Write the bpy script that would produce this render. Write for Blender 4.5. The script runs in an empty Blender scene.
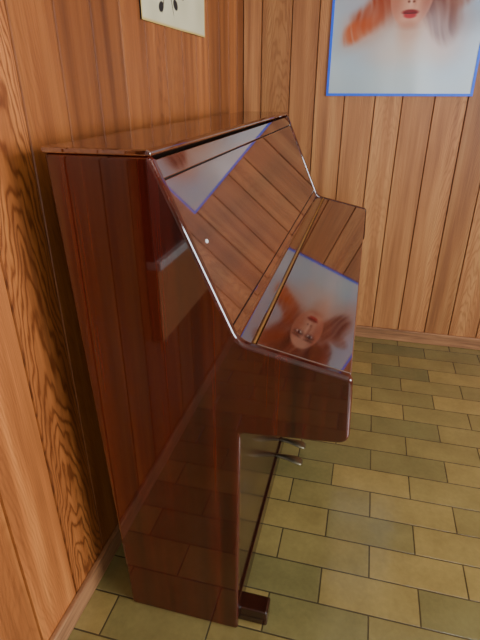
import bpy, bmesh, math, random
import numpy as np
from mathutils import Vector, Matrix
random.seed(7); rng=np.random.RandomState(5)
S=bpy.context.scene
def lin(c):
    c=np.asarray(c,float)/255.0
    return np.where(c<=0.04045,c/12.92,((c+0.055)/1.055)**2.4)
def L(r,g,b): 
    v=lin((r,g,b)); return (float(v[0]),float(v[1]),float(v[2]),1)
# ---------- node helper
class M:
    def __init__(s,name):
        s.m=bpy.data.materials.new(name); s.m.use_nodes=True
        s.t=s.m.node_tree; s.b=s.t.nodes['Principled BSDF']; s.out=s.t.nodes['Material Output']
    def n(s,typ,**kw):
        nd=s.t.nodes.new(typ)
        for k,v in kw.items(): setattr(nd,k,v)
        return nd
    def l(s,a,b): s.t.links.new(a,b)
    def math(s,op,a,b=None,c=None,clamp=False):
        nd=s.n('ShaderNodeMath',operation=op); nd.use_clamp=clamp
        for i,x in enumerate((a,b,c)):
            if x is None: continue
            if isinstance(x,(int,float)): nd.inputs[i].default_value=x
            else: s.l(x,nd.inputs[i])
        return nd.outputs[0]
    def comb(s,x,y,z):
        nd=s.n('ShaderNodeCombineXYZ')
        for i,v in enumerate((x,y,z)):
            if isinstance(v,(int,float)): nd.inputs[i].default_value=v
            else: s.l(v,nd.inputs[i])
        return nd.outputs[0]
    def noise(s,vec,scale=1,detail=3,rough=.5,dist=0):
        nd=s.n('ShaderNodeTexNoise'); nd.inputs['Scale'].default_value=scale
        nd.inputs['Detail'].default_value=detail; nd.inputs['Roughness'].default_value=rough
        nd.inputs['Distortion'].default_value=dist
        s.l(vec,nd.inputs['Vector']); return nd.outputs['Fac']
    def ramp(s,fac,stops):
        nd=s.n('ShaderNodeValToRGB'); e=nd.color_ramp.elements
        while len(e)<len(stops): e.new(0.5)
        for i,(p,c) in enumerate(stops): e[i].position=p; e[i].color=c
        s.l(fac,nd.inputs[0]); return nd.outputs[0]
    def mix(s,f,a,b,bt='MIX'):
        nd=s.n('ShaderNodeMix',data_type='RGBA',blend_type=bt)
        for k,x in ((0,f),(6,a),(7,b)):
            if isinstance(x,(int,float)): nd.inputs[k].default_value=x
            elif isinstance(x,tuple): nd.inputs[k].default_value=x
            else: s.l(x,nd.inputs[k])
        return nd.outputs[2]
    def bump(s,h,strength,dist=.01):
        nd=s.n('ShaderNodeBump'); nd.inputs['Strength'].default_value=strength; nd.inputs['Distance'].default_value=dist
        s.l(h,nd.inputs['Height']); s.l(nd.outputs[0],s.b.inputs['Normal']); return nd
    def set(s,**kw):
        for k,v in kw.items(): s.b.inputs[k.replace('_',' ')].default_value=v
def simple(name,col,rough=.5,metal=0,spec=.5):
    m=M(name); m.set(Base_Color=col,Roughness=rough,Metallic=metal); 
    co=m.n('ShaderNodeTexCoord').outputs['Object']
    f=m.noise(co,25,3)
    c=m.mix(f,tuple(x*.85 for x in col[:3])+(1,),tuple(min(1,x*1.12) for x in col[:3])+(1,))
    m.l(c,m.b.inputs['Base Color']); return m.m

# ---------- wall boards material
def board_mat(name,dark,mid,light,rough=.42):
    m=M(name)
    uv=m.n('ShaderNodeUVMap',uv_map='boarduv').outputs[0]
    sp=m.n('ShaderNodeSeparateXYZ'); m.l(uv,sp.inputs[0]); u,v=sp.outputs[0],sp.outputs[1]
    at=m.n('ShaderNodeAttribute',attribute_name='rnd'); sc=m.n('ShaderNodeSeparateColor'); m.l(at.outputs['Color'],sc.inputs[0])
    r,g,b=sc.outputs
    seed=m.math('MULTIPLY',r,40)
    n1=m.noise(m.comb(m.math('MULTIPLY',u,16),m.math('MULTIPLY',v,3.2),seed),1,2,.5)
    n2=m.noise(m.comb(m.math('MULTIPLY',u,60),m.math('MULTIPLY',v,14),seed),1,2,.5)
    u2=m.math('MULTIPLY',u,u)
    ph=m.math('ADD',m.math('MULTIPLY',v,13),m.math('MULTIPLY',u2,800))
    ph=m.math('ADD',ph,m.math('MULTIPLY',n1,6.5))
    ph=m.math('ADD',ph,m.math('MULTIPLY',n2,1.3))
    w=m.math('SINE',m.math('MULTIPLY',ph,6.2832))
    w=m.math('MULTIPLY_ADD',w,.5,.5); w=m.math('POWER',w,2.4)
    fine=m.noise(m.comb(m.math('MULTIPLY',u,420),m.math('MULTIPLY',v,5),seed),1,3,.6)
    broad=m.noise(m.comb(m.math('MULTIPLY',u,22),m.math('MULTIPLY',v,1.0),seed),1,3,.55)
    base=m.ramp(broad,[(.25,dark),(.5,mid),(.75,light)])
    gr=m.math('MULTIPLY',w,m.math('MULTIPLY',g,.66))
    c=m.mix(gr,base,tuple(x*q for x,q in zip(dark[:3],(.62,.45,.36)))+(1,))
    fm=m.math('MULTIPLY_ADD',fine,.7,.65)
    c=m.mix(1.0,c,m.comb(fm,fm,fm),'MULTIPLY')
    tb=m.math('MULTIPLY_ADD',b,.66,.60)
    c=m.mix(1.0,c,m.comb(tb,m.math('POWER',tb,1.15),m.math('POWER',tb,1.3)),'MULTIPLY')
    m.l(c,m.b.inputs['Base Color']); m.set(Roughness=rough)
    m.b.inputs['Specular IOR Level'].default_value=.45
    m.bump(m.math('ADD',m.math('MULTIPLY',w,m.math('MULTIPLY',g,-.6)),m.math('MULTIPLY',fine,.4)),.3,.002)
    return m.m
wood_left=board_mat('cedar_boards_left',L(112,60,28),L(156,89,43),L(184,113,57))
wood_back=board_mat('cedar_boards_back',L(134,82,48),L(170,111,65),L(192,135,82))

def mesh_obj(name,me,parent=None,mat=None):
    o=bpy.data.objects.new(name,me); S.collection.objects.link(o)
    if parent: o.parent=parent
    if mat: me.materials.append(mat)
    return o
def board_wall(name,seams,P,H,mat,special={},ext0=0,ext1=0):
    """P(s,d,z)->xyz  s along wall, d into the room"""
    bm=bmesh.new(); uvl=bm.loops.layers.uv.new('boarduv'); col=bm.loops.layers.float_color.new('rnd')
    def quad(pts,uvs,c):
        vs=[bm.verts.new(p) for p in pts]; f=bm.faces.new(vs)
        for lp,q in zip(f.loops,uvs): lp[uvl].uv=q; lp[col]=c
    for i in range(len(seams)-1):
        a,b=seams[i],seams[i+1]; mid=(a+b)/2
        off=random.uniform(-.16,.16); vo=random.uniform(0,5); c=(random.random(),random.uniform(.15,.55),random.random(),1)
        if i in special: off,vo,c=special[i]
        g=.0035; dp=-.006; prof=[(a,dp),(a+.0008,dp),(a+g,0),(b-g,0),(b-.0008,dp),(b,dp)]
        for j in range(len(prof)-1):
            (s0,d0),(s1,d1)=prof[j],prof[j+1]
            cc=c if j==2 else ((c[0],c[1],c[2]*.4,1) if j in(1,3) else (c[0],.9,-.6,1))
            quad([P(s0,d0,0),P(s1,d1,0),P(s1,d1,H),P(s0,d0,H)],
                 [(s0-mid+off,vo),(s1-mid+off,vo),(s1-mid+off,vo+H),(s0-mid+off,vo+H)],cc)
    a,b=seams[0]-ext0,seams[-1]+ext1; c=(.5,.5,-.5,1)
    c8=[P(s,d,z) for z in (0,H) for d in (-.10,-.0065) for s in (a,b)]
    for idx in ((0,1,3,2),(4,6,7,5),(0,4,5,1),(2,3,7,6),(0,2,6,4),(1,5,7,3)):
        quad([c8[k] for k in idx],[(0,0)]*4,c)
    me=bpy.data.meshes.new(name); bm.to_mesh(me); bm.free()
    return mesh_obj(name,me,None,mat)
H=2.5; YB=2.575
sl=[-2.6]; 
s=0.715
while s>-2.5: s-=.145
s+=.145
while s<YB-.03: sl.append(s); s+=.145
sl.append(YB)
sp={}
for i in range(len(sl)-1):
    if abs(sl[i]-.715)<.01: sp[i]=(0.005,.9,(.33,1.2,.86,1))
    if abs(sl[i]-.57)<.01: sp[i]=(.10,1.2,(.71,.35,1.0,1))
    if abs(sl[i]-.86)<.01: sp[i]=(.10,2.2,(.11,.3,.30,1))
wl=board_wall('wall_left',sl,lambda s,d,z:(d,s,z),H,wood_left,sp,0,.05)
sb=[0.0]; s=.09
while s<3.2: sb.append(s); s+=.142 if len(sb)%3 else .125
sb.append(3.2)
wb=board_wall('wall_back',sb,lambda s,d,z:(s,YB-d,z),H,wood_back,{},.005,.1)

def bm_box(bm,x0,x1,y0,y1,z0,z1,mi=0):
    vs=[bm.verts.new((x,y,z)) for x in (x0,x1) for y in (y0,y1) for z in (z0,z1)]
    for idx in ((0,1,3,2),(4,6,7,5),(0,4,5,1),(2,3,7,6),(0,2,6,4),(1,5,7,3)):
        f=bm.faces.new([vs[k] for k in idx]); f.material_index=mi
def boxes(name,lst,mat,parent=None,bevel=0,seg=2):
    bm=bmesh.new()
    for b in lst: bm_box(bm,*b)
    bmesh.ops.recalc_face_normals(bm,faces=bm.faces)
    me=bpy.data.meshes.new(name); bm.to_mesh(me); bm.free()
    o=mesh_obj(name,me,parent,mat)
    if bevel:
        md=o.modifiers.new('bev','BEVEL'); md.width=bevel; md.segments=seg; md.limit_method='ANGLE'
    return o
plaster=simple('plaster_offwhite',L(205,200,188),.85)
wood_trim=M('wood_trim'); co=wood_trim.n('ShaderNodeTexCoord').outputs['Object']
mp=wood_trim.n('ShaderNodeMapping'); mp.inputs['Scale'].default_value=(6,6,90); wood_trim.l(co,mp.inputs[0])
wood_trim.l(wood_trim.ramp(wood_trim.noise(mp.outputs[0],1,4,.6),[(.3,L(122,80,52)),(.7,L(172,120,80))]),wood_trim.b.inputs['Base Color']); wood_trim.set(Roughness=.45)
wood_trim=wood_trim.m

fm=M('floor_brick_tile')
co=fm.n('ShaderNodeTexCoord').outputs['Object']
mp=fm.n('ShaderNodeMapping'); mp.inputs['Location'].default_value=(.05,.028,0); fm.l(co,mp.inputs[0])
def brick(vec,c1,c2,mo):
    b=fm.n('ShaderNodeTexBrick'); b.offset=.5; b.inputs['Scale'].default_value=1
    b.inputs['Brick Width'].default_value=.275; b.inputs['Row Height'].default_value=.115
    b.inputs['Mortar Size'].default_value=.0026; b.inputs['Mortar Smooth'].default_value=.3
    b.inputs['Bias'].default_value=0
    b.inputs['Color1'].default_value=c1; b.inputs['Color2'].default_value=c2; b.inputs['Mortar'].default_value=mo
    fm.l(vec,b.inputs['Vector']); return b
b1=brick(mp.outputs[0],L(108,100,60),L(148,124,70),L(68,58,36))
nn=fm.noise(co,7,5,.6); n3=fm.noise(co,70,4,.6)
k=fm.math('MULTIPLY_ADD',nn,.8,.58); k=fm.math('MULTIPLY',k,fm.math('MULTIPLY_ADD',n3,.35,.82))
c=fm.mix(1.0,b1.outputs['Color'],fm.comb(k,k,k),'MULTIPLY')
fm.l(c,fm.b.inputs['Base Color']); fm.set(IOR=1.8)
rr=fm.math('MULTIPLY_ADD',nn,.2,.07); fm.l(rr,fm.b.inputs['Roughness'])
hh=fm.math('ADD',fm.math('MULTIPLY',b1.outputs['Fac'],-1),fm.math('MULTIPLY',fm.noise(co,14,3),.7))
fm.bump(hh,.5,.003)
floor=boxes('floor',[(-.1,3.3,-2.7,2.7,-.1,0)],fm.m)
ceil=boxes('ceiling',[(-.1,3.3,-2.7,2.7,H,H+.1)],plaster)
wr=boxes('wall_right',[(3.2,3.3,-2.6,-.9,0,H),(3.2,3.3,1.3,YB,0,H),(3.2,3.3,-.9,1.3,0,.9),(3.2,3.3,-.9,1.3,2.15,H)],plaster)
wn=boxes('wall_near',[(0,.9,-2.7,-2.6,0,H),(2.3,3.2,-2.7,-2.6,0,H),(.9,2.3,-2.7,-2.6,0,.85),(.9,2.3,-2.7,-2.6,2.15,H)],plaster)
white=simple('white_paint',L(228,228,224),.4)
def frame_y(name,x,y0,y1,z0,z1):
    w=.05
    return boxes(name,[(x-.02,x+.06,y0,y1,z0,z0+w),(x-.02,x+.06,y0,y1,z1-w,z1),(x-.02,x+.06,y0,y0+w,z0+w,z1-w),(x-.02,x+.06,y1-w,y1,z0+w,z1-w),(x,x+.04,(y0+y1)/2-.025,(y0+y1)/2+.025,z0+w,z1-w)],white)
frame_y('window_1',3.22,-.9,1.3,.9,2.15)
boxes('window_2',[(.9,2.3,-2.68,-2.62,.85,.9),(.9,2.3,-2.68,-2.62,2.1,2.15),(.9,.95,-2.68,-2.62,.9,2.1),(2.25,2.3,-2.68,-2.62,.9,2.1),(1.575,1.625,-2.67,-2.63,.9,2.1)],white)
boxes('baseboard_back',[(0.015,3.2,YB-.016,YB,0,.068)],wood_trim,None,.003)
boxes('baseboard_left',[(0,.014,-2.6,YB-.016,0,.068)],wood_trim,None,.003)

# ---------- mahogany
def mahog(name,axis,ior,rough,stops,bumpy=0,fx=1.0):
    m=M(name); co=m.n('ShaderNodeTexCoord').outputs['Object']
    mp=m.n('ShaderNodeMapping'); sc={'z':(24*fx,24*fx,.5),'y':(30,1.1,30)}[axis]
    mp.inputs['Scale'].default_value=sc; m.l(co,mp.inputs[0])
    n1=m.noise(mp.outputs[0],1,2,.5,.15)
    mp2=m.n('ShaderNodeMapping'); mp2.inputs['Scale'].default_value=tuple(s*9 if s>2 else 5 for s in sc); m.l(co,mp2.inputs[0])
    n2=m.noise(mp2.outputs[0],1,3,.6)
    f=m.math('ADD',m.math('MULTIPLY',n1,.70),m.math('MULTIPLY',n2,.30))
    c=m.ramp(f,stops)
    m.l(c,m.b.inputs['Base Color']); m.set(Roughness=rough,IOR=ior)
    if bumpy: m.bump(m.noise(co,5,1),bumpy,.004)
    return m.m
mah_side=mahog('mahogany_side','z',1.74,.04,[(.30,L(40,11,7)),(.5,L(66,19,11)),(.70,L(92,28,16))],.02,1.25)
mah_front=mahog('mahogany_front_gloss','y',3.0,.035,[(.33,L(48,18,8)),(.68,L(96,42,20))],.012)
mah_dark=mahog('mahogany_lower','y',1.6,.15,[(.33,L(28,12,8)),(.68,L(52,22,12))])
mah_back=simple('piano_back_wood',L(60,38,22),.6)
brass=simple('brass_hinge',L(214,180,110),.3,1)
dull=simple('dull_pedal_metal',L(120,112,92),.35,1)
black=simple('gap_black',L(18,11,8),.6)

piano=bpy.data.objects.new('upright_piano',None); S.collection.objects.link(piano)
Y0,Y1=.767,2.202; TH=.022
def fillet(pts,rad):
    out=[]; n=len(pts)
    for i in range(n):
        p0,p1,p2=Vector(pts[i-1]),Vector(pts[i]),Vector(pts[(i+1)%n]); r=rad[i]
        if r==0: out.append(tuple(p1)); continue
        a=(p0-p1).normalized(); b=(p2-p1).normalized(); ang=a.angle(b); t=r/math.tan(ang/2)
        A=p1+a*t; B=p1+b*t
        for k in range(8):
            q=k/7; out.append(tuple(A*(1-q)**2+p1*2*q*(1-q)+B*q*q))
    return out
prof=[(.135,0),(.091,1.198),(.286,1.198),(.293,1.192),(.4405,.868),(.657,.822),(.664,.672),(.4445,.655),(.437,0)]
rad=[0,0,.0,.0,.045,.018,.026,.012,0]
pf=fillet(prof,rad)
def prism(name,pts,y0,y1,mat,bevel=0,seg=3,parent=piano,ang=50):
    bm=bmesh.new()
    a=[bm.verts.new((x,y0,z)) for x,z in pts]; b=[bm.verts.new((x,y1,z)) for x,z in pts]
    bm.faces.new(a); bm.faces.new(b[::-1]); n=len(pts)
    for i in range(n): bm.faces.new([a[i],b[i],b[(i+1)%n],a[(i+1)%n]])
    bmesh.ops.recalc_face_normals(bm,faces=bm.faces)
    me=bpy.data.meshes.new(name); bm.to_mesh(me); bm.free()
    o=mesh_obj(name,me,parent,mat)
    if bevel:
        md=o.modifiers.new('bev','BEVEL'); md.width=bevel; md.segments=seg; md.limit_method='ANGLE'; md.angle_limit=math.radians(ang)
    return o
prism('side_panel_near',pf,Y0,Y0+TH,mah_side,.007,4)
prism('side_panel_far',pf,Y1-TH,Y1,mah_side,.007,4)
i0,i1=Y0+TH,Y1-TH
prism('top_lid',[(.088,1.198),(.088,1.209),(.286,1.209),(.295,1.204),(.293,1.198)],Y0-.001,Y1+.001,mah_front,.003)
A=Vector((.293,1.192)); B=Vector((.4405,.868)); D=(B-A).normalized(); N=Vector((-D.y,D.x)); 
if N.x<0: N=-N
def slab(name,p,q,inset,th,y0,y1,mat,bev=.0015):
    a=p-N*inset; b=q-N*inset; c=b-N*th; d=a-N*th
    return prism(name,[tuple(a),tuple(b),tuple(c),tuple(d)],y0,y1,mat,bev,2)
Lt=(B-A).length
slab('lid_front_rail',A+D*.0,A+D*.034,.003,.02,i0,i1,mah_front)
slab('gap_top',A+D*.030,A+D*.042,.010,.01,i0,i1,black,0)
slab('upper_front_panel',A+D*.0365,A+D*(Lt-.030),.004,.02,i0+.001,i1-.001,mah_front)
slab('gap_mid',A+D*(Lt-.033),A+D*(Lt-.02),.009,.01,i0,i1,black,0)
slab('fallboard_rail',A+D*(Lt-.0275),A+D*(Lt+.001),.004,.016,i0+.001,i1-.001,mah_front)
C=Vector((.4405,.868)); E=Vector((.657,.822)); D2=(E-C).normalized(); N2=Vector((-D2.y,D2.x))
if N2.y<0: N2=-N2
def slab2(name,s0,s1,inset,th,y0,y1,mat,bev=.0015):
    a=C+D2*s0-N2*inset; b=C+D2*s1-N2*inset
    return prism(name,[tuple(a),tuple(b),tuple(b-N2*th),tuple(a-N2*th)],y0,y1,mat,bev,2)
slab2('fallboard_strip',-.010,.0225,.004,.014,i0+.001,i1-.001,mah_front)
prism('brass_hinge',[tuple(C+D2*(.0265+.0032*math.cos(a))-N2*(.0045-.0032*math.sin(a))) for a in [k*math.pi/5 for k in range(10)]],i0+.001,i1-.001,brass)
slab2('key_lid',.0305,.219,.003,.018,i0+.001,i1-.001,mah_front,.003)
prism('key_slip',[(.630,.70),(.650,.70),(.648,.800),(.630,.803)],i0,i1,mah_side,.002)
boxes('keybed',[(.30,.655,i0,i1,.674,.70)],mah_dark,piano,.002)
boxes('lower_front_panel',[(.412,.430,i0,i1,.085,.655)],mah_dark,piano,.001)
boxes('lower_rail',[(.405,.436,i0,i1,.02,.083)],mah_dark,piano,.002)
boxes('bottom_board',[(.15,.40,i0,i1,.02,.05)],mah_back,piano)
boxes('back_posts',[(.125,.19,y,y+.07,.05,1.17) for y in (.80,1.12,1.45,1.78,2.10)]+[(.13,.19,i0,i1,1.12,1.19),(.14,.19,i0,i1,.02,.12)],mah_back,piano)
boxes('soundboard',[(.19,.20,i0,i1,.05,1.19)],mah_back,piano)
boxes('toe_block_near',[(.36,.512,Y0+.026,Y0+.075,0,.055)],mah_dark,piano,.006,3)
boxes('toe_block_far',[(.36,.512,Y1-.075,Y1-.026,0,.055)],mah_dark,piano,.006,3)
def pedal(name,yc):
    bm=bmesh.new(); secs=[(.425,.009,.088,.006),(.455,.010,.088,.006),(.478,.016,.086,.006),(.503,.022,.082,.006),(.520,.021,.077,.005),(.528,.014,.073,.004)]
    rings=[]
    for x,w,z,t in secs:
        rings.append([bm.verts.new((x,yc+w*cy,z+t*cz)) for cy,cz in ((-1,-.4),(-.8,1),(.8,1),(1,-.4),(.7,-1),(-.7,-1))])
    for a,b in zip(rings,rings[1:]):
        for i in range(6): bm.faces.new([a[i],a[(i+1)%6],b[(i+1)%6],b[i]])
    bm.faces.new(rings[0]); bm.faces.new(rings[-1][::-1])
    bmesh.ops.recalc_face_normals(bm,faces=bm.faces)
    me=bpy.data.meshes.new(name); bm.to_mesh(me); bm.free()
    o=mesh_obj(name,me,piano,dull); md=o.modifiers.new('s','SUBSURF'); md.levels=2; md.render_levels=2
    for p in me.polygons: p.use_smooth=True
for k,y in enumerate((1.36,1.45,1.54)): pedal('pedal_%d'%(k+1),y)
bm=bmesh.new(); bmesh.ops.create_cone(bm,cap_ends=True,segments=20,radius1=.0042,radius2=.0035,depth=.002)
me=bpy.data.meshes.new('panel_white_dot'); bm.to_mesh(me); bm.free()
o=mesh_obj('panel_white_dot',me,piano,white)  # tiny white disc set on the upper front panel
pt=A+D*.168-N*.003
o.location=(pt.x,.845,pt.y); o.rotation_mode='QUATERNION'; o.rotation_quaternion=Vector((0,0,1)).rotation_difference(Vector((N.x,0,N.y)))

# ---------- painted prints (vertex colour)
def vnoise(x,y,seed=0):
    r=np.random.RandomState(seed); g=r.rand(64,64)
    xi=np.floor(x).astype(int); yi=np.floor(y).astype(int); fx=x-xi; fy=y-yi
    fx=fx*fx*(3-2*fx); fy=fy*fy*(3-2*fy)
    a=g[xi%64,yi%64]; b=g[(xi+1)%64,yi%64]; c=g[xi%64,(yi+1)%64]; d=g[(xi+1)%64,(yi+1)%64]
    return (a*(1-fx)+b*fx)*(1-fy)+(c*(1-fx)+d*fx)*fy
def ss(a,b,x):
    t=np.clip((x-a)/(b-a),0,1); return t*t*(3-2*t)
def blend(img,mask,c):
    return img*(1-mask[...,None])+np.asarray(c,float)*mask[...,None]
def ell(X,Y,cx,cy,a,b,rot=0,soft=.3):
    r=math.radians(rot); x=(X-cx)*math.cos(r)+(Y-cy)*math.sin(r); y=-(X-cx)*math.sin(r)+(Y-cy)*math.cos(r)
    return 1-ss(1-soft,1+soft,np.sqrt((x/a)**2+(y/b)**2))
def portrait(X,Y):
    img=np.zeros(X.shape+(3,))+np.array([186,198,200.])
    n=vnoise(X*9,Y*9,1); img=img+ (n-.5)[...,None]*16
    img=blend(img,.55*ell(X,Y,.54,.36,.12,.3,0,.7),(126,158,198))
    img=blend(img,.5*ell(X,Y,.12,.52,.12,.35,0,.7),(124,154,192))
    wx=(vnoise(X*8+3,Y*8,21)-.5)*.07; wy=(vnoise(X*8+9,Y*8+4,22)-.5)*.07
    Xw=X+wx; Yw=Y+wy
    st=vnoise((Xw*.8+Yw*.35)*90,(Yw-Xw)*8+7,3)
    st2=.45+.55*st
    for cx,cy,a,b,rt,k in ((.31,.46,.22,.25,0,.55),(.14,.26,.11,.07,30,.6),(.46,.28,.13,.10,-30,.5)):
        img=blend(img,k*ell(Xw,Yw,cx,cy,a,b,rt,.8),(206,132,96))
    for cx,cy,a,b,rt,k,c in ((.33,.57,.16,.10,5,1,(96,30,16)),(.222,.46,.075,.16,14,1,(118,36,18)),(.445,.46,.062,.16,-12,1,(80,24,16)),
        (.17,.33,.085,.075,40,1,(152,54,24)),(.12,.25,.09,.045,35,.85,(188,82,40)),(.475,.30,.08,.065,-40,.95,(92,32,22)),(.54,.36,.06,.035,20,.6,(130,60,40)),
        (.14,.55,.08,.055,-40,.8,(150,58,30)),(.50,.60,.08,.05,40,.7,(118,44,30)),(.24,.66,.10,.035,20,.7,(160,70,40)),(.42,.68,.08,.03,-20,.6,(130,52,34))):
        img=blend(img,k*ell(Xw,Yw,cx,cy,a,b,rt,.4)*st2,c)
    img=blend(img,.75*ell(Xw,Yw,.245,.50,.03,.11,14,.8),(50,14,10))
    img=blend(img,.75*ell(Xw,Yw,.42,.50,.025,.12,-14,.8),(44,14,12))
    img=blend(img,.75*ell(X,Y,.335,.26,.05,.08,0,.6),(200,150,124))
    img=blend(img,.45*ell(X,Y,.33,.17,.16,.05,0,.9),(214,180,160))
    f=ell(X,Y,.33,.40,.088,.135,-3,.07); img=blend(img,f,(212,150,122))
    img=blend(img,.65*f*ell(X,Y,.262,.38,.035,.09,0,.8),(160,84,62))
    img=blend(img,.65*f*ell(X,Y,.398,.38,.03,.10,0,.8),(150,76,60))
    img=blend(img,.5*ell(X,Y,.33,.275,.04,.016,0,.8),(168,100,78))
    for sx in (-1,1):
        ex=.33+sx*.036
        img=blend(img,.8*ell(X,Y,ex,.437,.030,.020,0,.6),(92,44,40))
        img=blend(img,.95*ell(X,Y,ex,.430,.018,.0075,0,.3),(232,228,224))
        img=blend(img,ell(X,Y,ex,.430,.008,.008,0,.3),(24,42,58))
        img=blend(img,ell(X,Y,ex,.438,.023,.0045,-4*sx,.6),(20,8,8))
        img=blend(img,.9*ell(X,Y,ex+sx*.004,.461,.028,.005,-8*sx,.7),(52,20,14))
        img=blend(img,.8*ell(X,Y,.33+sx*.010,.362,.006,.0045,0,.6),(80,28,24))
    img=blend(img,.5*ell(X,Y,.346,.395,.007,.04,0,.9),(148,80,62))
    img=blend(img,.45*ell(X,Y,.328,.385,.006,.035,0,.9),(242,196,172))
    img=blend(img,ell(X,Y,.33,.323,.033,.010,0,.35),(122,14,22))
    img=blend(img,ell(X,Y,.33,.311,.026,.011,0,.35),(176,32,40))
    img=blend(img,.95*ell(X,Y,.33,.319,.028,.002,0,.5),(56,4,8))
    return img
def sheet(X,Y):
    img=np.zeros(X.shape+(3,))+np.array([204,194,158.])
    img+= (vnoise(X*12,Y*12,8)-.5)[...,None]*14
    for cx,cy,a,b,rt in ((.145,.047,.020,.013,20),(.265,.066,.020,.014,-15),(.205,.092,.020,.013,10),(.33,.10,.018,.013,0),(.19,.17,.025,.02,30),(.25,.17,.02,.03,0),(.14,.2,.02,.03,25),(.3,.22,.03,.02,0),(.21,.26,.03,.035,0),(.40,.2,.02,.02,0)):
        img=blend(img,ell(X,Y,cx,cy,a,b,rt,.12),(22,20,20))
    for cx,cy,a,b,rt in ((.172,.075,.003,.045,-25),(.230,.075,.003,.045,22),):
        img=blend(img,.9*ell(X,Y,cx,cy,a,b,rt,.2),(40,36,30))
    img=blend(img,1-ss(.0,.010,np.minimum(np.minimum(X,.555-X),np.minimum(Y,.42-Y))),(196,160,84))
    return img
def print_obj(name,P,W,Hh,fn,nx,ny,mat,wav=.002,parent=None,seed=3):
    xs=np.linspace(0,W,nx); ys=np.linspace(0,Hh,ny); X,Y=np.meshgrid(xs,ys)
    col=lin(np.clip(fn(X,Y),0,255)); wv=wav*(vnoise(X*7,Y*5,seed))
    verts=[P(float(X[j,i]),float(Y[j,i]),.004+float(wv[j,i])) for j in range(ny) for i in range(nx)]
    faces=[(j*nx+i,j*nx+i+1,(j+1)*nx+i+1,(j+1)*nx+i) for j in range(ny-1) for i in range(nx-1)]
    me=bpy.data.meshes.new(name); me.from_pydata(verts,[],faces)
    a=me.color_attributes.new('paint','FLOAT_COLOR','POINT')
    buf=np.ones((nx*ny,4),np.float32); buf[:,:3]=col.reshape(-1,3); a.data.foreach_set('color',buf.ravel())
    for p in me.polygons: p.use_smooth=True
    return mesh_obj(name,me,parent,mat)
pm=M('printed_laminate'); at=pm.n('ShaderNodeAttribute',attribute_name='paint'); pm.l(at.outputs['Color'],pm.b.inputs['Base Color']); pm.set(Roughness=.14)
pm2=M('printed_paper'); at=pm2.n('ShaderNodeAttribute',attribute_name='paint'); pm2.l(at.outputs['Color'],pm2.b.inputs['Base Color']); pm2.set(Roughness=.6)
blue=simple('blue_edge',L(30,96,235),.35)
PX,PZ,PW,PH=.42,1.274,.637,.90
e=.008
y9,y8=YB-.009,YB-.0004
post=boxes('portrait_poster',[(PX-e,PX+PW+e,y9,y8,PZ-e,PZ+.003),(PX-e,PX+PW+e,y9,y8,PZ+PH-.003,PZ+PH+e),
  (PX-e,PX+.003,y9,y8,PZ+.003,PZ+PH-.003),(PX+PW-.003,PX+PW+e,y9,y8,PZ+.003,PZ+PH-.003)],blue)
print_obj('portrait_print',lambda a,b,d:(PX+a,YB-.001-d,PZ+b),PW,PH,portrait,300,420,pm.m,.003,post)
ms=bpy.data.objects.new('wall_picture',None); S.collection.objects.link(ms)
print_obj('picture_sheet',lambda a,b,d:(-.001+d,1.414+a,1.468+b),.555,.42,sheet,260,200,pm2.m,.004,ms)
boxes('sheet_backing',[(.0002,.002,1.4142,1.9688,1.468,1.888)],pm2.m,ms)

# ---------- invented shallow cabinet, out of view, added for its reflection in the piano's end panel
con=bpy.data.objects.new('reflection_cabinet',None); S.collection.objects.link(con)
dk=simple('reflection_upper_dark',L(34,14,10),.4)
boxes('reflection_ledge',[(0,.05,-.80,.22,.782,.81)],white,con,.004)
boxes('reflection_upper',[(0,.03,-.78,.22,.81,1.95)],dk,con,.002)
boxes('reflection_lower',[(0,.04,-.78,.22,.53,.782)],simple('reflection_lower_tan',L(196,136,88),.5),con,.002)

# ---------- lights
def area(name,loc,target,sx,sy,power,col):
    ld=bpy.data.lights.new(name,'AREA'); ld.shape='RECTANGLE'; ld.size=sx; ld.size_y=sy; ld.energy=power; ld.color=col
    o=bpy.data.objects.new(name,ld); S.collection.objects.link(o); o.location=loc
    o.rotation_euler=(Vector(target)-Vector(loc)).to_track_quat('-Z','Y').to_euler(); return o
area('window_daylight',(3.35,.2,1.55),(0,.2,1.35),2.1,1.2,170,(.84,.92,1))
area('window_daylight_rear',(1.6,-2.75,1.5),(1.6,0,1.2),1.35,1.2,40,(.92,.96,1))
W=bpy.data.worlds.new('World'); S.world=W; W.use_nodes=True
bg=W.node_tree.nodes['Background']; bg.inputs[0].default_value=(.75,.86,1,1); bg.inputs[1].default_value=1.0

# ---------- camera
phi=math.radians(14.3); p=math.radians(25.8)
F=Vector((-math.sin(phi)*math.cos(p),math.cos(phi)*math.cos(p),-math.sin(p)))
R=Vector((math.cos(phi),math.sin(phi),0)); U=R.cross(F)
cd=bpy.data.cameras.new('camera'); cd.sensor_fit='VERTICAL'; cd.sensor_height=36; cd.lens=27; cd.clip_start=.01
cam=bpy.data.objects.new('camera',cd); S.collection.objects.link(cam)
mw=Matrix.Identity(4)
for i in range(3): mw[i][0]=R[i]; mw[i][1]=U[i]; mw[i][2]=-F[i]
mw[0][3]=.64; mw[1][3]=0; mw[2][3]=1.3
cam.matrix_world=mw; S.camera=cam
